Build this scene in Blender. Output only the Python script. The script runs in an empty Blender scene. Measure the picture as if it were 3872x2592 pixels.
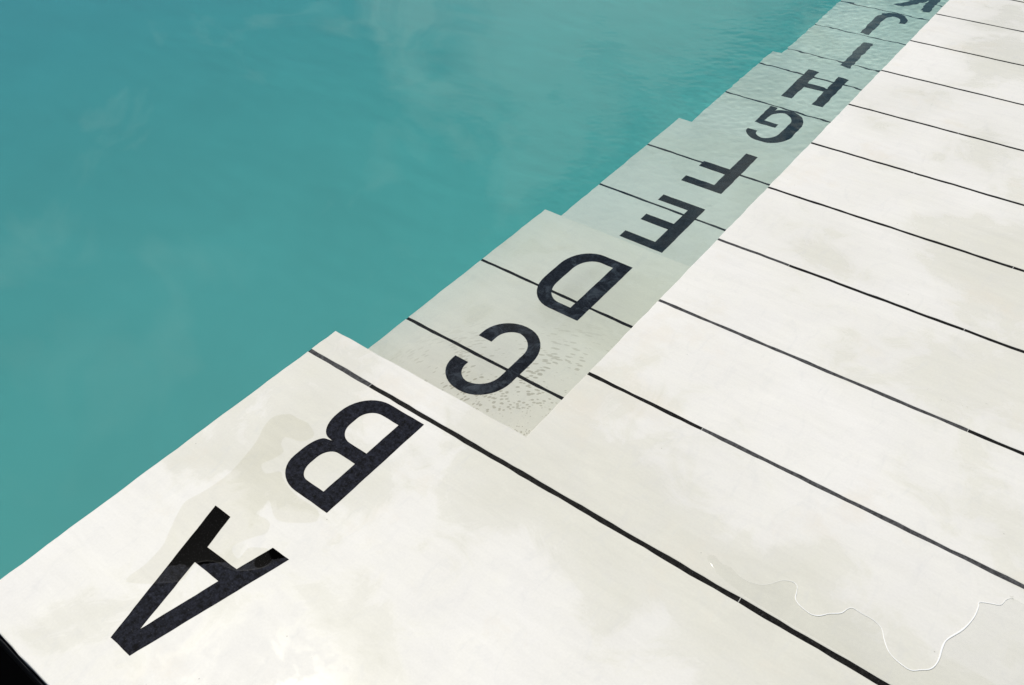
import bpy, bmesh, math, random
import numpy as np
from mathutils import Vector, Matrix
from mathutils.geometry import delaunay_2d_cdt

random.seed(7)
rng = np.random.default_rng(11)
sc = bpy.context.scene
C = sc.collection
S = 0.40                      # distance between two black joints, metres
W = 1.80 * S                  # width of the flight of steps
WATER = -0.34 * S             # water level below the deck

# ------------------------------------------------------------------ camera
cam_d = bpy.data.cameras.new('camera')
cam = bpy.data.objects.new('camera', cam_d)
C.objects.link(cam)
cam_d.sensor_width = 36.0
cam_d.lens = 3127.3 / 3872.0 * 36.0
cam_d.clip_start = 0.05
cam_d.clip_end = 400.0
cam.matrix_world = (Matrix.Translation((2.185 * S, -1.600 * S, 4.135 * S)) @
                    Matrix.Rotation(0.672, 4, 'Z') @ Matrix.Rotation(0.830, 4, 'X') @
                    Matrix.Rotation(-0.033, 4, 'Z'))
sc.camera = cam

# ------------------------------------------------------------------ sky, sun, exposure
CLOUD = (0.0, 0.0, 0.0)        # where the clouds drift
SUN_EL = math.radians(65.0)
SUN_AZ = math.radians(78.0)   # measured to the left of the +y axis
sun_vec = Vector((-math.sin(SUN_AZ) * math.cos(SUN_EL), math.cos(SUN_AZ) * math.cos(SUN_EL), math.sin(SUN_EL)))
world = bpy.data.worlds.new('World')
sc.world = world
world.use_nodes = True
wn, wl = world.node_tree.nodes, world.node_tree.links
bg = wn['Background']
sky = wn.new('ShaderNodeTexSky')
sky.sky_type = 'NISHITA'
sky.sun_disc = False
sky.sun_elevation = SUN_EL
sky.sun_rotation = -SUN_AZ
sky.air_density = 1.0
sky.dust_density = 1.5
tc = wn.new('ShaderNodeTexCoord')
cn = wn.new('ShaderNodeTexNoise')
cn.inputs['Scale'].default_value = 8.0
cn.inputs['Detail'].default_value = 6.0
cn.inputs['Roughness'].default_value = 0.55
cn.inputs['Distortion'].default_value = 0.9
cr = wn.new('ShaderNodeValToRGB')
cr.color_ramp.elements[0].position = 0.56
cr.color_ramp.elements[1].position = 0.76
cmix = wn.new('ShaderNodeMixRGB')
cmix.inputs[2].default_value = (10.5, 10.5, 10.6, 1)
cmap = wn.new('ShaderNodeMapping')
cmap.inputs['Location'].default_value = CLOUD
wl.new(tc.outputs['Generated'], cmap.inputs['Vector'])
wl.new(cmap.outputs[0], cn.inputs['Vector'])
# cloud banks: where the heap clouds stand thickest in this sky
acc = cn.outputs['Fac']
for cd, rad_deg in (((-0.783, 0.241, 0.573), 4.2), ((-0.585, 0.735, 0.340), 6.5), ((-0.516, 0.769, 0.378), 7.0), ((-0.354, 0.845, 0.4), 6.0)):
    vm = wn.new('ShaderNodeVectorMath')
    vm.operation = 'DOT_PRODUCT'
    vm.inputs[1].default_value = Vector(cd).normalized()
    wl.new(tc.outputs['Generated'], vm.inputs[0])
    mr = wn.new('ShaderNodeMapRange')
    mr.inputs['From Min'].default_value = math.cos(math.radians(rad_deg * 1.9))
    mr.inputs['From Max'].default_value = 1.0
    mr.inputs['To Max'].default_value = 0.175
    wl.new(vm.outputs['Value'], mr.inputs['Value'])
    ad = wn.new('ShaderNodeMath')
    ad.operation = 'ADD'
    wl.new(acc, ad.inputs[0])
    wl.new(mr.outputs[0], ad.inputs[1])
    acc = ad.outputs[0]
wl.new(acc, cr.inputs['Fac'])
wl.new(cr.outputs['Color'], cmix.inputs[0])
wl.new(sky.outputs[0], cmix.inputs[1])
wl.new(cmix.outputs[0], bg.inputs['Color'])
bg.inputs['Strength'].default_value = 0.075
sun_d = bpy.data.lights.new('sun', 'SUN')
sun_d.energy = 3.15
sun_d.angle = math.radians(0.5)
sun_d.color = (1.0, 0.965, 0.90)
sun = bpy.data.objects.new('sun', sun_d)
sun.rotation_euler = sun_vec.to_track_quat('Z', 'Y').to_euler()
sun.location = (0, 0, 10)
C.objects.link(sun)
try:
    sun_d.cycles.is_caustics_light = True
except Exception as e:
    print('caustic light flag', e)
sc.view_settings.view_transform = 'Standard'
sc.view_settings.look = 'None'
sc.view_settings.exposure = 0.0
sc.view_settings.gamma = 1.0
sc.view_settings.use_curve_mapping = False
cy = sc.cycles
cy.use_denoising = True
cy.max_bounces = 12
cy.transmission_bounces = 8
cy.diffuse_bounces = 5
cy.caustics_refractive = True
cy.caustics_reflective = True
cy.blur_glossy = 0.3
cy.sample_clamp_indirect = 4.0

# ------------------------------------------------------------------ helpers
def nodes(name):
    m = bpy.data.materials.new(name)
    m.use_nodes = True
    return m, m.node_tree.nodes, m.node_tree.links

def link_obj(name, me, mat, parent=None, **props):
    o = bpy.data.objects.new(name, me)
    if mat is not None:
        me.materials.clear()
        me.materials.append(mat)
    C.objects.link(o)
    if parent is not None:
        o.parent = parent
    for k, v in props.items():
        o[k] = v
    o.cycles.is_caustics_receiver = True
    return o

def box_mesh(name, x0, x1, y0, y1, z0, z1):
    bm = bmesh.new()
    bmesh.ops.create_cube(bm, size=1.0)
    for v in bm.verts:
        v.co = Vector((x0 + (v.co.x + .5) * (x1 - x0), y0 + (v.co.y + .5) * (y1 - y0), z0 + (v.co.z + .5) * (z1 - z0)))
    me = bpy.data.meshes.new(name)
    bm.to_mesh(me)
    bm.free()
    return me

def wob(i, n, amp, r):
    return amp * (0.6 * math.sin(i * 0.9 + r) + 0.4 * math.sin(i * 2.3 + 2 * r)) + random.uniform(-amp, amp) * 0.35

def densify(pts, step, amp):
    """pts: list of (x, y); every edge is cut into short runs and made slightly uneven."""
    out = []
    n = len(pts)
    for k in range(n):
        a, b = Vector(pts[k]), Vector(pts[(k + 1) % n])
        L = (b - a).length
        m = max(1, int(L / step))
        d = (b - a) / max(L, 1e-9)
        nrm = Vector((d.y, -d.x))
        r = random.uniform(0, 6)
        for i in range(m):
            p = a + d * (L * i / m)
            if i > 0:
                p = p + nrm * wob(i, m, amp, r)
            out.append(p)
    return out

def slab_mesh(name, pts, ztop, th, step=0.03, amp=0.0013, ch=0.003, rings=2):
    """Cast slab with a softly rounded upper arris. pts counter-clockwise."""
    P = densify(pts, step, amp)
    n = len(P)
    bm = bmesh.new()
    def inset(d):
        res = []
        for i in range(n):
            a, b, c = P[i - 1], P[i], P[(i + 1) % n]
            d1 = (b - a).normalized(); d2 = (c - b).normalized()
            n1 = Vector((-d1.y, d1.x)); n2 = Vector((-d2.y, d2.x))
            m = n1 + n2
            l = m.length
            m = m / l if l > 1e-6 else n1
            k = 1.0 / max(0.5, m.dot(n1))
            res.append(b + m * d * k)
        return res
    levels = []
    for j in range(rings + 1):
        t = j / rings * math.pi / 2
        levels.append((ch * (1 - math.sin(t)), ztop - ch * (1 - math.cos(t))))
    levels.append((0.0, ztop - th))
    loops = []
    for d, z in levels:
        loops.append([bm.verts.new((p.x, p.y, z)) for p in inset(d)])
    for a, b in zip(loops[:-1], loops[1:]):
        for i in range(n):
            j = (i + 1) % n
            bm.faces.new((a[i], b[i], b[j], a[j]))
    for lp, up in ((loops[0], True), (loops[-1], False)):
        cdt_fill(bm, lp, up)
    bm.normal_update()
    me = bpy.data.meshes.new(name)
    bm.to_mesh(me)
    bm.free()
    return me

def cdt_fill(bm, lp, up, smooth=False):
    """close a ring of vertices with a constrained triangulation (safe for hollow outlines)"""
    n = len(lp)
    z = lp[0].co.z
    vs, _e, fs, orig, *_r = delaunay_2d_cdt([Vector((v.co.x, v.co.y)) for v in lp], [(i, (i + 1) % n) for i in range(n)], [], 1, 1e-7)
    nv = []
    for v, o in zip(vs, orig):
        nv.append(lp[o[0]] if o else bm.verts.new((v.x, v.y, z)))
    for t in fs:
        try:
            f = bm.faces.new([nv[i] for i in t])
        except ValueError:
            continue
        f.smooth = smooth
        f.normal_update()
        if (f.normal.z > 0) != up:
            f.normal_flip()

def rounded(pts):
    """pts: (x, y) or (x, y, r): corners with a radius become arcs."""
    out = []
    n = len(pts)
    for i in range(n):
        p = pts[i]
        b = Vector(p[:2])
        if len(p) == 2:
            out.append(b)
            continue
        a = Vector(pts[i - 1][:2]); c = Vector(pts[(i + 1) % n][:2])
        r1 = min(p[2], (a - b).length * 0.98); r2 = min(p[3] if len(p) > 3 else p[2], (c - b).length * 0.98)
        s = b + (a - b).normalized() * r1
        e = b + (c - b).normalized() * r2
        k = 0.5523
        c1 = s + (b - s) * k; c2 = e + (b - e) * k
        for j in range(11):
            t = j / 10
            out.append(s * (1 - t) ** 3 + c1 * 3 * t * (1 - t) ** 2 + c2 * 3 * t * t * (1 - t) + e * t ** 3)
    return out

def inlay_mesh(name, loops, ztop, th=0.003, amp=0.0005):
    cu = bpy.data.curves.new(name, 'CURVE')
    cu.dimensions = '2D'
    cu.fill_mode = 'BOTH'
    cu.extrude = th / 2
    for lp in loops:
        P = densify([(p.x, p.y) for p in lp], 0.018, amp)
        sp = cu.splines.new('POLY')
        sp.points.add(len(P) - 1)
        for q, p in zip(sp.points, P):
            q.co = (p.x, p.y, 0, 1)
        sp.use_cyclic_u = True
    o = bpy.data.objects.new('tmp', cu)
    C.objects.link(o)
    me = bpy.data.meshes.new_from_object(o.evaluated_get(bpy.context.evaluated_depsgraph_get()))
    bpy.data.objects.remove(o)
    me.name = name
    me.transform(Matrix.Translation((0, 0, ztop - th / 2)))
    return me

# ------------------------------------------------------------------ materials
def N(n, t, **kw):
    nd = n.new('ShaderNode' + t)
    for k, v in kw.items():
        if k in nd.inputs.keys():
            nd.inputs[k].default_value = v
        else:
            setattr(nd, k, v)
    return nd

def ramp(n, a, b, ca=0.0, cb=1.0):
    r = n.new('ShaderNodeMapRange')
    r.inputs['From Min'].default_value = a
    r.inputs['From Max'].default_value = b
    r.inputs['To Min'].default_value = ca
    r.inputs['To Max'].default_value = cb
    return r

def math_n(n, l, op, a, b=None, clamp=False):
    m = n.new('ShaderNodeMath')
    m.operation = op
    m.use_clamp = clamp
    for i, v in enumerate((a, b)):
        if v is None:
            continue
        if isinstance(v, (int, float)):
            m.inputs[i].default_value = v
        else:
            l.new(v, m.inputs[i])
    return m.outputs[0]

def mix_col(n, l, fac, a, b, mode='MIX'):
    m = n.new('ShaderNodeMixRGB')
    m.blend_type = mode
    for i, v in enumerate((fac, a, b)):
        if isinstance(v, (int, float)):
            m.inputs[i].default_value = v
        elif isinstance(v, tuple):
            m.inputs[i].default_value = (*v, 1)
        else:
            l.new(v, m.inputs[i])
    return m.outputs[0]

def plaster_material(name, dry, damp, damp_bias, speck=0.5, warm=0.4, spots=False, bias_map=False):
    m, n, l = nodes(name)
    p = n['Principled BSDF']
    tc = N(n, 'TexCoord')
    geo = N(n, 'NewGeometry')
    pos = geo.outputs['Position']
    big = N(n, 'TexNoise', Scale=1.6, Detail=3.0, Roughness=0.5, Distortion=0.6)
    l.new(pos, big.inputs['Vector'])
    mid = N(n, 'TexNoise', Scale=6.0, Detail=9.0, Roughness=0.66, Distortion=1.0)
    l.new(pos, mid.inputs['Vector'])
    mp = N(n, 'Mapping')
    mp.inputs['Scale'].default_value = (6.0, 34.0, 6.0)
    mp.inputs['Rotation'].default_value = (0, 0, 0.25)
    l.new(pos, mp.inputs['Vector'])
    streak = N(n, 'TexNoise', Scale=1.0, Detail=5.0, Roughness=0.65, Distortion=0.8)
    l.new(mp.outputs[0], streak.inputs['Vector'])
    fine = N(n, 'TexNoise', Scale=160.0, Detail=3.0, Roughness=0.6)
    l.new(pos, fine.inputs['Vector'])
    # damp film: broad areas with a fairly crisp, ragged outline
    s = math_n(n, l, 'ADD', math_n(n, l, 'MULTIPLY', big.outputs['Fac'], 0.64), math_n(n, l, 'MULTIPLY', mid.outputs['Fac'], 0.36))
    if bias_map:
        q = N(n, 'SeparateXYZ')
        l.new(pos, q.inputs[0])
        u = math_n(n, l, 'DIVIDE', math_n(n, l, 'SUBTRACT', q.outputs['Y'], 0.95 * S), 0.62 * S)
        bell = math_n(n, l, 'EXPONENT', math_n(n, l, 'MULTIPLY', math_n(n, l, 'MULTIPLY', u, u), -1.0))
        xs_ = ramp(n, -0.75 * S, 0.15 * S)
        l.new(q.outputs['X'], xs_.inputs['Value'])
        s = math_n(n, l, 'ADD', s, math_n(n, l, 'MULTIPLY', math_n(n, l, 'MULTIPLY', bell, xs_.outputs[0]), 0.13))
        # the edge of the deck dries first
        y2 = ramp(n, 2.0 * S, 2.8 * S)
        l.new(q.outputs['Y'], y2.inputs['Value'])
        x2 = ramp(n, 0.0, 0.75 * S, 1.0, 0.0)
        l.new(q.outputs['X'], x2.inputs['Value'])
        s = math_n(n, l, 'SUBTRACT', s, math_n(n, l, 'MULTIPLY', math_n(n, l, 'MULTIPLY', x2.outputs[0], y2.outputs[0]), 0.10))
    wet = ramp(n, 0.50 + damp_bias, 0.535 + damp_bias)
    l.new(s, wet.inputs['Value'])
    wet2 = ramp(n, 0.40 + damp_bias, 0.62 + damp_bias)
    l.new(s, wet2.inputs['Value'])
    wet_f = math_n(n, l, 'ADD', math_n(n, l, 'MULTIPLY', wet.outputs[0], 0.32), math_n(n, l, 'MULTIPLY', wet2.outputs[0], 0.68), True)
    col = mix_col(n, l, wet_f, dry, damp)
    mot = ramp(n, 0.30, 0.72, 0.95, 1.035)
    l.new(mid.outputs['Fac'], mot.inputs['Value'])
    st = ramp(n, 0.28, 0.75, 0.965, 1.03)
    l.new(streak.outputs['Fac'], st.inputs['Value'])
    fn = ramp(n, 0.30, 0.70, 0.975, 1.02)
    l.new(fine.outputs['Fac'], fn.inputs['Value'])
    k = math_n(n, l, 'MULTIPLY', math_n(n, l, 'MULTIPLY', mot.outputs[0], st.outputs[0]), fn.outputs[0])
    comb = N(n, 'CombineXYZ')
    for i in range(3):
        l.new(k, comb.inputs[i])
    col = mix_col(n, l, 1.0, col, comb.outputs[0], 'MULTIPLY')
    # grey marbling drawn out along the flight
    mp3 = N(n, 'Mapping')
    mp3.inputs['Scale'].default_value = (22.0, 8.0, 8.0)
    mp3.inputs['Rotation'].default_value = (0, 0, -0.35)
    l.new(pos, mp3.inputs['Vector'])
    vein = N(n, 'TexNoise', Scale=1.0, Detail=6.0, Roughness=0.6, Distortion=1.5)
    l.new(mp3.outputs[0], vein.inputs['Vector'])
    vm = ramp(n, 0.55, 0.75, 0.0, 0.28)
    l.new(vein.outputs['Fac'], vm.inputs['Value'])
    col = mix_col(n, l, vm.outputs[0], col, (0.60, 0.60, 0.575))
    # faint ochre stains
    oc = N(n, 'TexNoise', Scale=3.3, Detail=6.0, Roughness=0.7)
    mp2 = N(n, 'Mapping')
    mp2.inputs['Location'].default_value = (4.0, 9.0, 2.0)
    l.new(pos, mp2.inputs['Vector'])
    l.new(mp2.outputs[0], oc.inputs['Vector'])
    om = ramp(n, 0.56, 0.72, 0.0, warm)
    l.new(oc.outputs['Fac'], om.inputs['Value'])
    col = mix_col(n, l, om.outputs[0], col, (0.72, 0.66, 0.54))
    # sparse dark grains and hairs
    vo = N(n, 'TexVoronoi', Scale=26.0)
    l.new(pos, vo.inputs['Vector'])
    sep = N(n, 'SeparateColor')
    l.new(vo.outputs['Color'], sep.inputs[0])
    pick = math_n(n, l, 'GREATER_THAN', sep.outputs[0], 0.93)
    near = ramp(n, 0.025, 0.055, 1.0, 0.0)
    l.new(vo.outputs['Distance'], near.inputs['Value'])
    gr = math_n(n, l, 'MULTIPLY', math_n(n, l, 'MULTIPLY', pick, near.outputs[0]), speck)
    col = mix_col(n, l, gr, col, (0.22, 0.20, 0.16))
    if spots:
        # brown marks in ragged arcs round the inner corner of the first step
        sp = N(n, 'SeparateXYZ')
        l.new(pos, sp.inputs[0])
        wob_ = N(n, 'TexNoise', Scale=9.0, Detail=2.0)
        l.new(pos, wob_.inputs['Vector'])
        dx = math_n(n, l, 'ADD', sp.outputs['X'], 0.10 * S)
        dy = math_n(n, l, 'SUBTRACT', sp.outputs['Y'], 1.36 * S)
        rad = math_n(n, l, 'SQRT', math_n(n, l, 'ADD', math_n(n, l, 'MULTIPLY', dx, dx), math_n(n, l, 'MULTIPLY', dy, dy)))
        ang = math_n(n, l, 'ARCTAN2', dy, dx)
        pc = N(n, 'CombineXYZ')
        l.new(math_n(n, l, 'ADD', math_n(n, l, 'MULTIPLY', rad, 100.0), math_n(n, l, 'MULTIPLY', wob_.outputs['Fac'], 2.4)), pc.inputs[0])
        l.new(math_n(n, l, 'MULTIPLY', ang, 14.0), pc.inputs[1])
        vs = N(n, 'TexVoronoi', Scale=1.0)
        l.new(pc.outputs[0], vs.inputs['Vector'])
        patch = N(n, 'TexNoise', Scale=7.0, Detail=2.0, Roughness=0.5)
        l.new(pos, patch.inputs['Vector'])
        pm = ramp(n, 0.31, 0.54)
        l.new(patch.outputs['Fac'], pm.inputs['Value'])
        core = ramp(n, 0.15 * S, 0.5 * S, 0.75, 0.0)
        l.new(rad, core.inputs['Value'])
        size = math_n(n, l, 'MULTIPLY', math_n(n, l, 'ADD', pm.outputs[0], core.outputs[0], True), 0.38)
        dd = math_n(n, l, 'SUBTRACT', size, vs.outputs['Distance'])
        edge = ramp(n, -0.02, 0.08)
        l.new(dd, edge.inputs['Value'])
        fade = ramp(n, 0.9 * S, 1.6 * S, 1.0, 0.0)
        l.new(rad, fade.inputs['Value'])
        f_ = math_n(n, l, 'MULTIPLY', math_n(n, l, 'MULTIPLY', edge.outputs[0], fade.outputs[0]), 0.55)
        col = mix_col(n, l, f_, col, (0.31, 0.28, 0.20))
    oi = N(n, 'ObjectInfo')
    orr = ramp(n, 0, 1, 0.972, 1.012)
    l.new(oi.outputs['Random'], orr.inputs['Value'])
    cc = N(n, 'CombineXYZ')
    for i in range(3):
        l.new(orr.outputs[0], cc.inputs[i])
    col = mix_col(n, l, 1.0, col, cc.outputs[0], 'MULTIPLY')
    p.inputs['Specular IOR Level'].default_value = 0.32
    l.new(col, p.inputs['Base Color'])
    rr = ramp(n, 0, 1, 0.55, 0.16)
    l.new(wet_f, rr.inputs['Value'])
    l.new(rr.outputs[0], p.inputs['Roughness'])
    p.inputs['IOR'].default_value = 1.36
    bp = N(n, 'Bump', Strength=0.06, Distance=0.002)
    l.new(mid.outputs['Fac'], bp.inputs['Height'])
    l.new(bp.outputs[0], p.inputs['Normal'])
    return m

def black_stone(name, lo, hi, rough, chips=0.35, wet=False, scuff=0.0):
    m, n, l = nodes(name)
    p = n['Principled BSDF']
    pos = N(n, 'NewGeometry').outputs['Position']
    a = N(n, 'TexNoise', Scale=70.0, Detail=5.0, Roughness=0.85)
    l.new(pos, a.inputs['Vector'])
    b = N(n, 'TexNoise', Scale=210.0, Detail=2.0, Roughness=0.6)
    l.new(pos, b.inputs['Vector'])
    r1 = ramp(n, 0.40, 0.62)
    l.new(a.outputs['Fac'], r1.inputs['Value'])
    col = mix_col(n, l, r1.outputs[0], lo, hi)
    r2 = ramp(n, 0.62, 0.70, 0.0, chips)
    l.new(b.outputs['Fac'], r2.inputs['Value'])
    col = mix_col(n, l, r2.outputs[0], col, (0.07, 0.07, 0.075))
    if scuff:
        sn = N(n, 'TexNoise', Scale=17.0, Detail=7.0, Roughness=0.72, Distortion=0.8)
        l.new(pos, sn.inputs['Vector'])
        sr = ramp(n, 0.50, 0.70, 0.0, scuff)
        l.new(sn.outputs['Fac'], sr.inputs['Value'])
        col = mix_col(n, l, sr.outputs[0], col, (0.085, 0.10, 0.125))
    if wet:
        # the water stain that crosses letter A: black and glossy inside its ragged rim
        sp = N(n, 'SeparateXYZ')
        l.new(pos, sp.inputs[0])
        wn_ = N(n, 'TexNoise', Scale=22.0, Detail=4.0, Roughness=0.6)
        l.new(pos, wn_.inputs['Vector'])
        jig = math_n(n, l, 'MULTIPLY', math_n(n, l, 'SUBTRACT', wn_.outputs['Fac'], 0.5), 0.05)
        # beyond an oblique line across the letter (metres)
        e1 = math_n(n, l, 'ADD', math_n(n, l, 'ADD', math_n(n, l, 'MULTIPLY', sp.outputs['X'], -0.884), sp.outputs['Y']), jig)
        g1 = ramp(n, 0.079, 0.084)
        l.new(e1, g1.inputs['Value'])
        # a separate blot on the other leg
        dx = math_n(n, l, 'ADD', sp.outputs['X'], 0.668 * S)
        dy = math_n(n, l, 'ADD', sp.outputs['Y'], 0.390 * S)
        d2 = math_n(n, l, 'SQRT', math_n(n, l, 'ADD', math_n(n, l, 'MULTIPLY', dx, dx), math_n(n, l, 'MULTIPLY', math_n(n, l, 'MULTIPLY', dy, dy), 0.5)))
        g2 = ramp(n, 0.016, 0.0195, 1.0, 0.0)
        l.new(math_n(n, l, 'ADD', d2, math_n(n, l, 'MULTIPLY', jig, 0.25)), g2.inputs['Value'])
        g = math_n(n, l, 'MAXIMUM', g1.outputs[0], g2.outputs[0])
        col = mix_col(n, l, g, col, (0.0004, 0.0004, 0.0004))
        rv = ramp(n, 0, 1, rough, 0.07)
        l.new(g, rv.inputs['Value'])
        l.new(rv.outputs[0], p.inputs['Roughness'])
        sv = ramp(n, 0, 1, 0.05, 0.01)
        l.new(g, sv.inputs['Value'])
        l.new(sv.outputs[0], p.inputs['Specular IOR Level'])
    else:
        p.inputs['Roughness'].default_value = rough
        p.inputs['Specular IOR Level'].default_value = 0.05
    l.new(col, p.inputs['Base Color'])
    bp = N(n, 'Bump', Strength=0.25, Distance=0.001)
    l.new(a.outputs['Fac'], bp.inputs['Height'])
    l.new(bp.outputs[0], p.inputs['Normal'])
    return m

M_deck = plaster_material('white_plaster', (0.795, 0.777, 0.722), (0.695, 0.680, 0.590), -0.005, bias_map=True)
M_step = plaster_material('submerged_plaster', (0.755, 0.745, 0.69), (0.70, 0.69, 0.62), 0.0, speck=0.6, warm=0.3)
M_step_spots = plaster_material('spotted_plaster', (0.775, 0.755, 0.685), (0.71, 0.69, 0.605), 0.0, speck=0.6, warm=0.3, spots=True)
M_letter = black_stone('black_letter_stone', (0.0010, 0.0012, 0.0020), (0.0180, 0.0200, 0.0300), 0.6)
M_letter_submerged = [black_stone('scuffed_letter_stone', (0.0015, 0.002, 0.003), (0.016, 0.019, 0.027), 0.6, scuff=0.75),
    black_stone('veiled_letter_stone', (0.003, 0.008, 0.012), (0.013, 0.024, 0.033), 0.6, scuff=0.35),  # from here the water's scattering veil is painted into the stone, paler with depth
    black_stone('more_veiled_letter_stone', (0.005, 0.014, 0.020), (0.017, 0.034, 0.045), 0.6, scuff=0.3),
    black_stone('well_veiled_letter_stone', (0.034, 0.050, 0.058), (0.062, 0.083, 0.094), 0.6),
    black_stone('most_veiled_letter_stone', (0.050, 0.070, 0.078), (0.080, 0.103, 0.112), 0.6)]
M_letter_wet = black_stone('black_letter_stone_wet', (0.0010, 0.0012, 0.0020), (0.0180, 0.0200, 0.0300), 0.6, wet=True)
M_joint = black_stone('black_joint_filler', (0.004, 0.004, 0.004), (0.018, 0.017, 0.015), 0.5, chips=0.5)
M_joint_grey = black_stone('dry_joint_filler', (0.035, 0.035, 0.036), (0.10, 0.10, 0.10), 0.8, chips=0.4)

def simple(name, col, rough=0.7, noise=0.0, scale=3.0):
    m, n, l = nodes(name)
    p = n['Principled BSDF']
    p.inputs['Roughness'].default_value = rough
    if noise:
        pos = N(n, 'NewGeometry').outputs['Position']
        a = N(n, 'TexNoise', Scale=scale, Detail=4.0, Roughness=0.55, Distortion=0.5)
        l.new(pos, a.inputs['Vector'])
        r = ramp(n, 0.3, 0.7)
        l.new(a.outputs['Fac'], r.inputs['Value'])
        l.new(mix_col(n, l, r.outputs[0], tuple(c * (1 - noise) for c in col), tuple(c * (1 + noise) for c in col)), p.inputs['Base Color'])
    else:
        p.inputs['Base Color'].default_value = (*col, 1)
    return m

M_base = simple('grey_concrete', (0.42, 0.42, 0.39), 0.8, 0.1)
M_added_pit = simple('added_pit_black', (0.006, 0.006, 0.006), 0.9)
M_floor = simple('teal_pool_paint', (0.084, 0.410, 0.398), 0.8, 0.05, 0.9)

mw, n, l = nodes('pool_water')
n.remove(n['Principled BSDF'])
out = n['Material Output']
gl = N(n, 'BsdfGlass', IOR=1.333, Roughness=0.0)
l.new(gl.outputs[0], out.inputs['Surface'])
# the column of water thickens down the flight, and with it the water's own green tint
wsp = N(n, 'SeparateXYZ')
l.new(N(n, 'NewGeometry').outputs['Position'], wsp.inputs[0])
wcol = n.new('ShaderNodeValToRGB')
wd = ramp(n, 1.1 * S, 15.0 * S)
l.new(wsp.outputs['Y'], wd.inputs['Value'])
l.new(wd.outputs[0], wcol.inputs['Fac'])
e = wcol.color_ramp.elements
e[0].position, e[0].color = 0.0, (0.985, 0.99, 0.985, 1)
e[1].position, e[1].color = 1.0, (0.76, 0.935, 0.92, 1)
x_ = e.new(0.25)
x_.color = (0.93, 0.995, 0.985, 1)
we = ramp(n, -1.5, -5.5)  # darker to the left: corner falloff painted into the water colour
l.new(wsp.outputs['X'], we.inputs['Value'])
l.new(mix_col(n, l, we.outputs[0], wcol.outputs[0], (0.62, 0.865, 0.90)), gl.inputs['Color'])
M_water = mw
# ------------------------------------------------------------------ levels of the flight
EDGE = [1.264, 4.00, 6.74, 9.44, 12.16, 14.9, 17.6, 20.4]          # y of each step edge, in joint spacings
RISE = 0.4245 * S
DEPTH = -1.5                                                       # pool floor
GAP = 0.0054                                                       # half width of a black joint
GAP1 = 0.0066
X1, Y1 = 16 * S, 34 * S
NEAR = -1.556 * S

# ------------------------------------------------------------------ pool basin (setting)
pool_floor = link_obj('pool_floor', box_mesh('pool_floor', -40 * S, 0.2, NEAR, Y1 + 0.3, DEPTH - 0.2, DEPTH), M_floor, kind='structure')
for nm, b in (('pool_wall_near', (-40 * S, -W - 0.002, NEAR, NEAR + 0.045, DEPTH, -0.004)),
              ('pool_wall_left', (-40 * S - 0.3, -40 * S, NEAR, Y1 + 0.3, DEPTH, -0.002)),
              ('pool_wall_far', (-40 * S, -0.01, Y1, Y1 + 0.3, DEPTH, -0.006))):
    link_obj(nm, box_mesh(nm, *b), M_step, kind='structure')

# drop in front of the deck, added deep and black to stay unlit
pit = bpy.data.objects.new('drainage_pit', box_mesh('drainage_pit', -41 * S, X1 + 1, NEAR - 0.75, NEAR - 0.002, -3.4, -3.2))  # added black pit, no real drain
C.objects.link(pit)
pit.data.materials.append(M_added_pit)
pit['kind'] = 'structure'
for b in ((-41 * S, X1 + 1, NEAR - 0.75, NEAR - 0.72, -3.2, -0.02), (-41 * S, X1 + 1, NEAR - 0.006, NEAR - 0.003, -3.2, -0.055)):
    link_obj('added_pit_wall', box_mesh('added_pit_wall', *b), M_added_pit, pit)

# ------------------------------------------------------------------ deck
deck = link_obj('pool_deck', box_mesh('deck_base', 0.004, X1, NEAR, Y1, DEPTH - 0.1, -0.052), M_base, kind='structure',
                label='white plaster pool deck divided by thin black joints')
link_obj('landing_base', box_mesh('landing_base', -W + 0.004, 0.0035, NEAR, EDGE[0] * S - 0.004, DEPTH - 0.1, -0.052), M_base, deck)
e0 = EDGE[0] * S
# first slab carries the landing; the second has the landing's nosing as a tongue
slab = slab_mesh('slab', [(-W, NEAR), (X1, NEAR), (X1, S - GAP1), (-W, S - GAP1)], 0, 0.05)
link_obj('slab', slab, M_deck, deck)
slab = slab_mesh('slab', [(-W, S + GAP1), (X1, S + GAP1), (X1, 2 * S - GAP), (0, 2 * S - GAP), (0, e0), (-W, e0)], 0, 0.05)
link_obj('slab', slab, M_deck, deck)
k = 2
while (k + 1) * S < Y1:
    s = slab_mesh('slab', [(0, k * S + GAP), (X1, k * S + GAP), (X1, (k + 1) * S - GAP), (0, (k + 1) * S - GAP)], 0, 0.05)
    link_obj('slab', s, M_deck, deck)
    k += 1
NDECK = k

def joint_row(parent, y, x0, x1, ztop, cuts=None, grey=(), mat=None):
    """one line of black filler laid in lengths, a hair of white grout between them"""
    gap = GAP1 if ztop == 0.0 and y < 1.5 * S else GAP
    cuts = sorted(c for c in (cuts or []) if x0 < c < x1)
    xs = [x0] + cuts + [x1]
    for i in range(len(xs) - 1):
        a = xs[i] + (0.0010 if i else 0)
        b = xs[i + 1] - (0.0010 if i < len(xs) - 2 else 0)
        mid = (a + b) / 2
        g = any(u <= mid <= v for u, v in grey)
        me = box_mesh('joint_strip', a, b, y - gap - 0.0022, y + gap + 0.0022, ztop - 0.03, ztop - 0.0012)
        link_obj('joint_strip', me, mat or (M_joint_grey if g else M_joint), parent)
    for c in cuts:
        link_obj('joint_grout', box_mesh('joint_grout', c - 0.0010, c + 0.0010, y - gap - 0.0018, y + gap + 0.0018, ztop - 0.03, ztop - 0.0016), M_base, parent)

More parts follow.
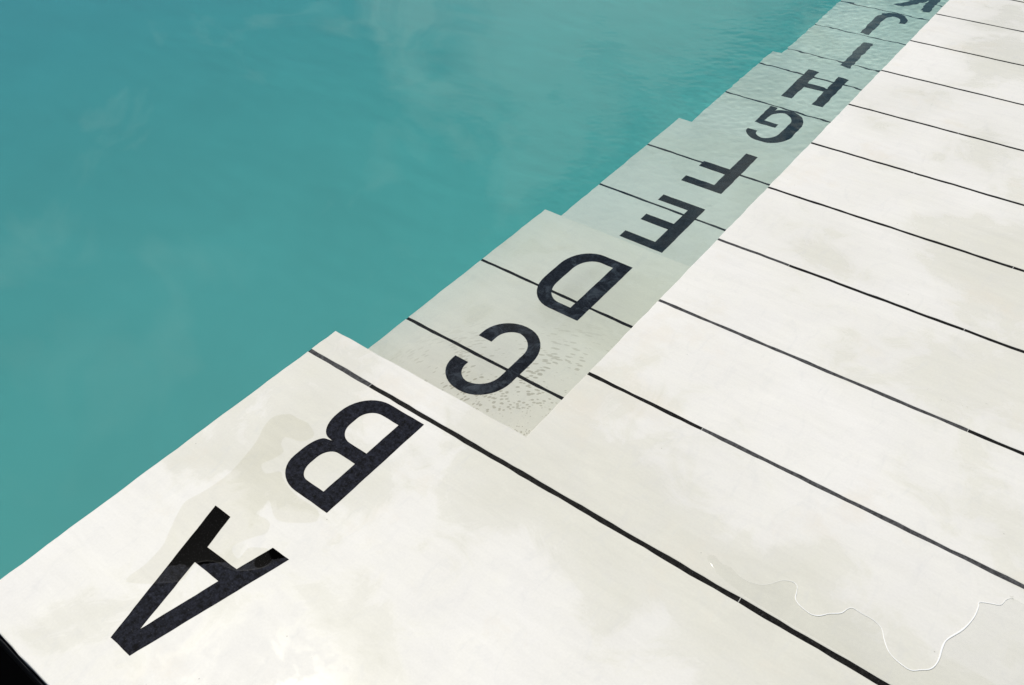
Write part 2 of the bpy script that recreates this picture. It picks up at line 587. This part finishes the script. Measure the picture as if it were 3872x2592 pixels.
deck_cuts = {1: [-0.47, 0.66], 2: [0.36, 1.42], 3: [0.92], 4: [0.255, 0.80], 5: [0.84], 6: [0.40]}
deck_grey = {3: [(0.0, 1.2)], 4: [(0.0, 0.255)], 1: [(-0.72, -0.40)], 2: [(0.3, 1.4)]}
for k in range(1, NDECK):
    cuts = deck_cuts.get(k, [random.uniform(0.2, 1.2)])
    c = max(cuts)
    cuts = cuts + [c + 1.06 * j for j in range(1, 6)]
    joint_row(deck, k * S, -W + 0.0015 if k == 1 else 0.0015, X1, 0.0, cuts, deck_grey.get(k, ()))

# ------------------------------------------------------------------ letters: loops in joint spacings, y counted from the letter's head
LETTERS = {
 'A': (-1.205, [[(-.963, 0), (-.789, 0), (-.553, .903), (-.690, .900), (-.747, .680), (-1.008, .672), (-1.071, .892), (-1.213, .892)],
                [(-.876, .122), (-.984, .565), (-.770, .567)]]),
 'B': (0.056, [[(-.616, 0), (-.616, .888), (-1.162, .888, .24, .25), (-1.162, .44, .17, .11), (-1.012, .424), (-1.121, .395, .06, .14), (-1.121, 0, .19, .22)],
               [(-.750, .10), (-.750, .373), (-.992, .373, .09, .11), (-.992, .10, .11, .09)],
               [(-.750, .478), (-.750, .783), (-1.022, .783, .12, .12), (-1.022, .478, .12, .12)]]),
 'C': (1.608, [[(-1.172, .280), (-1.172, 0, .24, .26), (-.625, 0, .27, .30), (-.625, .886, .32, .27), (-1.170, .886, .26, .26), (-1.170, .575),
                (-1.038, .575), (-1.038, .790, .15, .15), (-.735, .790, .19, .19), (-.735, .108, .19, .19), (-1.040, .108, .14, .14), (-1.040, .280)]]),
 'D': (2.802, [[(-.616, 0), (-.616, .886), (-1.181, .886, .27, .33), (-1.181, 0, .33, .27)],
               [(-.757, .106), (-.757, .782), (-1.048, .782, .17, .22), (-1.048, .106, .22, .17)]]),
 'E': (4.324, [[(-.655, 0), (-.655, .883), (-1.139, .883), (-1.139, .768), (-.794, .768), (-.794, .480), (-1.108, .476), (-1.108, .362), (-.795, .364),
                (-.795, .114), (-1.132, .112), (-1.132, 0)]]),
 'F': (5.553, [[(-.654, 0), (-.654, .885), (-.793, .885), (-.793, .488), (-1.103, .484), (-1.103, .366), (-.793, .362), (-.793, .114), (-1.124, .114), (-1.124, 0)]]),
 'G': (7.120, [[(-1.160, .205), (-1.160, 0, .19, .24), (-.640, 0, .27, .30), (-.640, .860, .32, .25), (-1.06, .860, .18, .10), (-1.070, .760), (-1.070, .845), (-1.168, .845), (-1.158, .385), (-.896, .385),
                (-.896, .475), (-1.075, .475), (-1.060, .765, .16, .14), (-.790, .765, .17, .20), (-.790, .082, .20, .16), (-1.040, .082, .12, .10), (-1.040, .205)]]),
 'H': (8.290, [[(-.625, 0), (-.625, .887), (-.765, .887), (-.765, .505), (-1.030, .500), (-1.030, .887), (-1.172, .887), (-1.172, 0), (-1.030, 0), (-1.030, .385), (-.765, .388), (-.765, 0)]]),
 'I': (9.900, [[(-.835, 0), (-.835, .865), (-.976, .865), (-.976, 0)]]),
 'J': (11.070, [[(-1.005, 0), (-1.005, .790, .16, .12), (-.792, .790, .10, .12), (-.792, .600), (-.690, .600), (-.690, .910, .24, .20), (-1.143, .910, .24, .28), (-1.143, 0)]]),
 'K': (12.70, [[(-.605, 0), (-.605, .885), (-.748, .885), (-.748, .61), (-.835, .50), (-1.03, .885), (-1.19, .885), (-.93, .385), (-1.17, 0), (-1.01, 0), (-.748, .42), (-.748, 0)]]),
}

def letter(ch, parent, z, mat=None):
    y0, loops = LETTERS[ch]
    L = []
    for i, lp in enumerate(loops):
        r = rounded(lp)
        L.append([Vector((p.x * S, (p.y + y0) * S)) for p in r])
    me = inlay_mesh('letter', L, z + 0.0009)
    return link_obj('letter', me, mat or M_letter, parent, label='black inlaid capital letter ' + ch)

letter('A', deck, 0.0, M_letter_wet)
letter('B', deck, 0.0)

# ------------------------------------------------------------------ steps below the water
STEP = [
 ('white pool step just under the water inlaid with black letters C and D', 'CD'),
 ('pale submerged pool step inlaid with black letters E and F', 'EF'),
 ('pale green submerged pool step inlaid with black letters G and H', 'GH'),
 ('deep submerged pool step inlaid with black letters I and J', 'IJ'),
 ('deepest visible pool step inlaid with the black letter K', 'K'),
]
for i, (lab, chars) in enumerate(STEP):
    z = -RISE * (i + 1)
    ya, yb = EDGE[i] * S, EDGE[i + 1] * S
    t = bpy.data.objects.new('pool_step', None)
    t.location = (-W / 2, (ya + yb) / 2, DEPTH)
    C.objects.link(t)
    t['label'] = lab
    t['category'] = 'pool step'
    t['group'] = 'steps going down into the pool'
    inv = Matrix.Translation((W / 2, -(ya + yb) / 2, -DEPTH))
    before = set(C.objects)
    ks = [k for k in range(1, 30) if ya + 0.02 < k * S < yb - 0.012]
    ys = [ya - 0.03] + [k * S for k in ks] + [yb]
    for j in range(len(ys) - 1):
        a = ys[j] + (GAP if j else 0)
        b = ys[j + 1] - (GAP if j < len(ys) - 2 else 0)
        if b - a < 0.02:
            continue
        link_obj('slab', slab_mesh('slab', [(-W, a), (0.003, a), (0.003, b), (-W, b)], z, 0.05), M_step_spots if i == 0 else M_step, t)
    for k in ks:
        joint_row(t, k * S, -W + 0.0015, 0.003, z, None, (), M_letter_submerged[i] if i else M_joint)  # submerged joints carry the same painted water veil
    link_obj('step_base', box_mesh('step_base', -W + 0.004, 0.003, ya - 0.003, yb - 0.004, DEPTH - 0.05, z - 0.052), M_step, t)
    for ch in chars:
        letter(ch, t, z, M_letter_submerged[i])
    for o in set(C.objects) - before:
        o.data.transform(inv)

# ------------------------------------------------------------------ water: rippled surface over a closed body
def axis(a, b, fa, fb, fine, grow):
    xs = list(np.arange(fa, fb + fine / 2, fine))
    s = fine
    lo = []
    x = fa
    while x > a:
        s *= grow
        x -= s
        lo.append(max(x, a))
    s = fine
    hi = []
    x = xs[-1]
    while x < b:
        s *= grow
        x += s
        hi.append(min(x, b))
    return np.array(lo[::-1] + xs + hi)

wx = axis(-40 * S - 0.05, 0.10, -0.95, 0.10, 0.009, 1.012)
wy = axis(NEAR + 0.02, Y1 + 0.1, 0.3, 5.6, 0.0095, 1.05)
GX, GY = np.meshgrid(wx, wy)
def waves(n_, lo_, hi_, rms, th0, sth):
    h = np.zeros_like(GX)
    for _ in range(n_):
        lam = math.exp(rng.uniform(math.log(lo_), math.log(hi_)))
        th = rng.normal(th0, sth)
        kk = 2 * math.pi / lam
        a = rms * math.sqrt(2 / n_) * (0.7 + 0.6 * rng.random())
        h += a / kk * np.sin(kk * (GX * math.cos(th) + GY * math.sin(th)) + rng.uniform(0, 6.28)
                             + 1.2 * np.sin(GX * 1.7 * rng.random() + GY * 1.5 * rng.random() + rng.uniform(0, 6.28)))
    return h
def smooth(x, a, b):
    t = np.clip((x - a) / (b - a), 0, 1)
    return t * t * (3 - 2 * t)
# small ripples where the steps send the swell back, long lazy ones over the open pool
near_steps = 0.10 + 0.90 * smooth(GX, -2.0, -0.75)
rough_far = 0.08 + 0.92 * smooth(GY, 0.9, 3.6)
Z = (WATER + waves(60, 0.05, 0.15, 0.0065, 2.0, 0.7) * near_steps * rough_far
     + waves(70, 0.028, 0.06, 0.008, 2.1, 0.6) * near_steps * rough_far
     + waves(40, 0.10, 0.25, 0.0013, 1.75, 0.35) * (0.15 + 0.85 * smooth(GY, 0.0, 3.0))
     + waves(40, 0.4, 1.2, 0.0055, 1.9, 0.6) * (0.3 + 0.7 * rough_far))
ny, nx = GX.shape
verts = np.stack([GX, GY, Z], -1).reshape(-1, 3).tolist()
faces = []
for j in range(ny - 1):
    r = j * nx
    for i in range(nx - 1):
        faces.append((r + i, r + i + 1, r + nx + i + 1, r + nx + i))
zb = DEPTH - 0.08
def vid(j, i):
    return j * nx + i
rim = [vid(0, i) for i in range(nx)] + [vid(j, nx - 1) for j in range(1, ny)] + [vid(ny - 1, i) for i in range(nx - 2, -1, -1)] + [vid(j, 0) for j in range(ny - 2, 0, -1)]
base = len(verts)
for v in rim:
    verts.append((verts[v][0], verts[v][1], zb))
m_ = len(rim)
for q in range(m_):
    q2 = (q + 1) % m_
    faces.append((rim[q], base + q, base + q2, rim[q2]))
faces.append(tuple(base + q for q in range(m_ - 1, -1, -1)))
me = bpy.data.meshes.new('pool_water')
me.from_pydata(verts, [], faces)
me.update()
sm = np.ones(len(me.polygons), dtype=bool)
sm[(ny - 1) * (nx - 1):] = False
me.polygons.foreach_set('use_smooth', sm)
water = bpy.data.objects.new('pool_water', me)
me.materials.append(M_water)
C.objects.link(water)
water['kind'] = 'structure'
water['label'] = 'clear turquoise pool water with fine ripples'
water.cycles.is_caustics_caster = True
# ------------------------------------------------------------------ water lying on the deck
def film_material(name, tintc, ior, rough, top=1.0):
    m, n, l = nodes(name)
    n.remove(n['Principled BSDF'])
    tr = N(n, 'BsdfTransparent')
    tr.inputs['Color'].default_value = (*tintc, 1)
    g = N(n, 'BsdfGlossy', Roughness=rough)
    fr = N(n, 'Fresnel', IOR=ior)
    mx = N(n, 'MixShader')
    front = math_n(n, l, 'SUBTRACT', 1.0, N(n, 'NewGeometry').outputs['Backfacing'])
    l.new(math_n(n, l, 'MULTIPLY', math_n(n, l, 'MULTIPLY', fr.outputs[0], top), front), mx.inputs[0])
    l.new(tr.outputs[0], mx.inputs[1])
    l.new(g.outputs[0], mx.inputs[2])
    l.new(mx.outputs[0], n['Material Output'].inputs['Surface'])
    return m
M_puddle = film_material('puddle_film', (0.972, 0.973, 0.965), 1.333, 0.12)
M_damp = film_material('damp_film', (0.958, 0.956, 0.934), 1.15, 0.3, 0.3)

def smooth_loop(pts, k=4):
    out = []
    n = len(pts)
    for i in range(n):
        p0, p1, p2, p3 = (Vector(pts[(i + j - 1) % n]) for j in range(4))
        for q in range(k):
            t = q / k
            out.append(0.5 * ((2 * p1) + (p2 - p0) * t + (2 * p0 - 5 * p1 + 4 * p2 - p3) * t * t + (3 * p1 - p0 - 3 * p2 + p3) * t ** 3))
    return out

def film_mesh(name, P, z0, height, rim):
    """flat film whose border swells down to the ground in a quarter round"""
    if sum(P[i - 1].x * P[i].y - P[i].x * P[i - 1].y for i in range(len(P))) < 0:
        P = P[::-1]
    n = len(P)
    bm = bmesh.new()
    nr = []
    for i in range(n):
        d = (P[(i + 1) % n] - P[i - 1]).normalized()
        nr.append(Vector((-d.y, d.x)))
    loops = []
    for j in range(6):
        t = j / 5 * math.pi / 2
        loops.append([bm.verts.new((P[i].x + nr[i].x * rim * (1 - math.cos(t)), P[i].y + nr[i].y * rim * (1 - math.cos(t)), z0 + height * math.sin(t))) for i in range(n)])
    for a, b in zip(loops[:-1], loops[1:]):
        for i in range(n):
            j = (i + 1) % n
            f = bm.faces.new((a[i], a[j], b[j], b[i]))
            f.smooth = True
    cdt_fill(bm, loops[-1], True, True)
    bm.normal_update()
    me = bpy.data.meshes.new(name)
    bm.to_mesh(me)
    bm.free()
    return me

PUDDLE = [(1.409, 1.171), (1.47, 1.151), (1.525, 1.155), (1.584, 1.135), (1.64, 1.134), (1.702, 1.154), (1.741, 1.189), (1.77, 1.23), (1.796, 1.258), (1.835, 1.276), (1.868, 1.267), (1.881, 1.231), (1.892, 1.188), (1.921, 1.165), (1.964, 1.153), (2.002, 1.15), (2.038, 1.169), (2.074, 1.21), (2.123, 1.251), (2.143, 1.297), (2.164, 1.318), (2.209, 1.314), (2.273, 1.314), (2.327, 1.292), (2.36, 1.238), (2.401, 1.186), (2.451, 1.161), (2.521, 1.151), (2.564, 1.183), (2.605, 1.222), (2.621, 1.287), (2.616, 1.382), (2.626, 1.44), (2.672, 1.538), (2.698, 1.638), (2.702, 1.718), (2.698, 1.754), (2.748, 1.783), (2.793, 1.805), (2.81, 1.857), (2.837, 1.886), (2.893, 1.883)]
PUDDLE += [(3.6, 1.86), (3.6, 1.03), (2.2, 1.032), (1.80, 1.034), (1.62, 1.048), (1.46, 1.085), (1.385, 1.135)]
pts = [Vector((x * S, y * S)) for x, y in PUDDLE]
o = link_obj('puddle', film_mesh('puddle', smooth_loop(pts), 0.0006, 0.0016, 0.0042), M_puddle)
o['label'] = 'thin clear puddle with a bright wavy rim on the white deck'
o['category'] = 'puddle'

M_painted_caustic = simple('painted_caustic_line', (0.90, 0.90, 0.87), 0.35)  # bright caustic line at the puddle edge, painted as a white bead
bm = bmesh.new()
run = smooth_loop(pts)[8:41 * 4 + 1]
prev = None
for i in range(1, len(run) - 1):
    d = (run[i + 1] - run[i - 1]).normalized()
    nn = Vector((-d.y, d.x))
    t_ = i / len(run)
    w_ = 0.0007 + 0.0016 * math.exp(-((t_ - 0.74) / 0.16) ** 2) + 0.0009 * math.exp(-((t_ - 0.33) / 0.12) ** 2)
    w_ *= min(1.0, 4.5 * t_, 9.0 * (1 - t_) + 0.1)
    w_ *= 0.62 * (0.8 + 0.5 * abs(math.sin(i * 0.37) * math.sin(i * 0.11 + 1)))
    row = []
    for q in range(5):
        a_ = q / 4 * math.pi
        p_ = run[i] + nn * (w_ * math.cos(a_))
        row.append(bm.verts.new((p_.x, p_.y, 0.0014 + 0.25 * w_ * math.sin(a_))))
    if prev:
        for q in range(4):
            f = bm.faces.new((prev[q], prev[q + 1], row[q + 1], row[q]))
            f.smooth = True
    prev = row
bm.normal_update()
me = bpy.data.meshes.new('rim')
bm.to_mesh(me)
bm.free()
link_obj('rim', me, M_painted_caustic, o)

DAMP = [(-1.192, -0.955), (-1.204, -0.822), (-1.229, -0.691), (-1.28, -0.605), (-1.348, -0.497), (-1.389, -0.406), (-1.365, -0.299), (-1.352, -0.21), (-1.349, -0.091), (-1.375, 0.034), (-1.417, 0.177), (-1.479, 0.3), (-1.494, 0.395), (-1.425, 0.472), (-1.339, 0.481), (-1.255, 0.489), (-1.144, 0.44), (-1.175, 0.354), (-1.285, 0.318), (-1.267, 0.261), (-1.2, 0.223), (-1.211, 0.142), (-1.235, 0.069), (-1.157, 0.037), (-1.095, 0.101), (-1.029, 0.073), (-0.915, 0.041), (-0.801, 0.036), (-0.679, 0.037), (-0.621, -0.017), (-0.676, -0.078), (-0.786, -0.149), (-0.86, -0.15), (-0.973, -0.091), (-0.961, -0.148), (-0.962, -0.203), (-0.875, -0.193), (-0.827, -0.21), (-0.801, -0.264), (-0.839, -0.323), (-0.889, -0.441), (-0.796, -0.477), (-0.805, -0.395), (-0.752, -0.351), (-0.7, -0.332), (-0.609, -0.393), (-0.732, -0.532), (-0.899, -0.578), (-0.975, -0.662), (-0.946, -0.773)]
pts = [Vector((x * S, y * S)) for x, y in DAMP]
o = link_obj('damp_patch', film_mesh('damp_patch', smooth_loop(pts), 0.0011, 0.0004, 0.006), M_damp)
o['label'] = 'damp patch drying on the white landing between letters A and B'
o['category'] = 'damp patch'

bm = bmesh.new()
for x, y in [(1.972, 3.223), (1.978, 3.23), (2.079, 3.173), (2.096, 3.177), (2.12, 3.186), (2.132, 3.199), (2.153, 3.189), (2.175, 3.196), (2.208, 3.204), (2.237, 3.208), (2.329, 3.313), (2.337, 3.312)]:
    r = random.uniform(0.0012, 0.0026)
    bmesh.ops.create_uvsphere(bm, u_segments=10, v_segments=6, radius=r, matrix=Matrix.Translation((x * S, y * S, 0.0005)) @ Matrix.Diagonal((1, 1, 0.5, 1)))
for f in bm.faces:
    f.smooth = True
me = bpy.data.meshes.new('water_droplets')
bm.to_mesh(me)
bm.free()
o = link_obj('water_droplets', me, film_material('droplet', (0.97, 0.97, 0.96), 1.333, 0.15))
o['kind'] = 'stuff'
o['label'] = 'tiny water droplets glinting on the white deck'
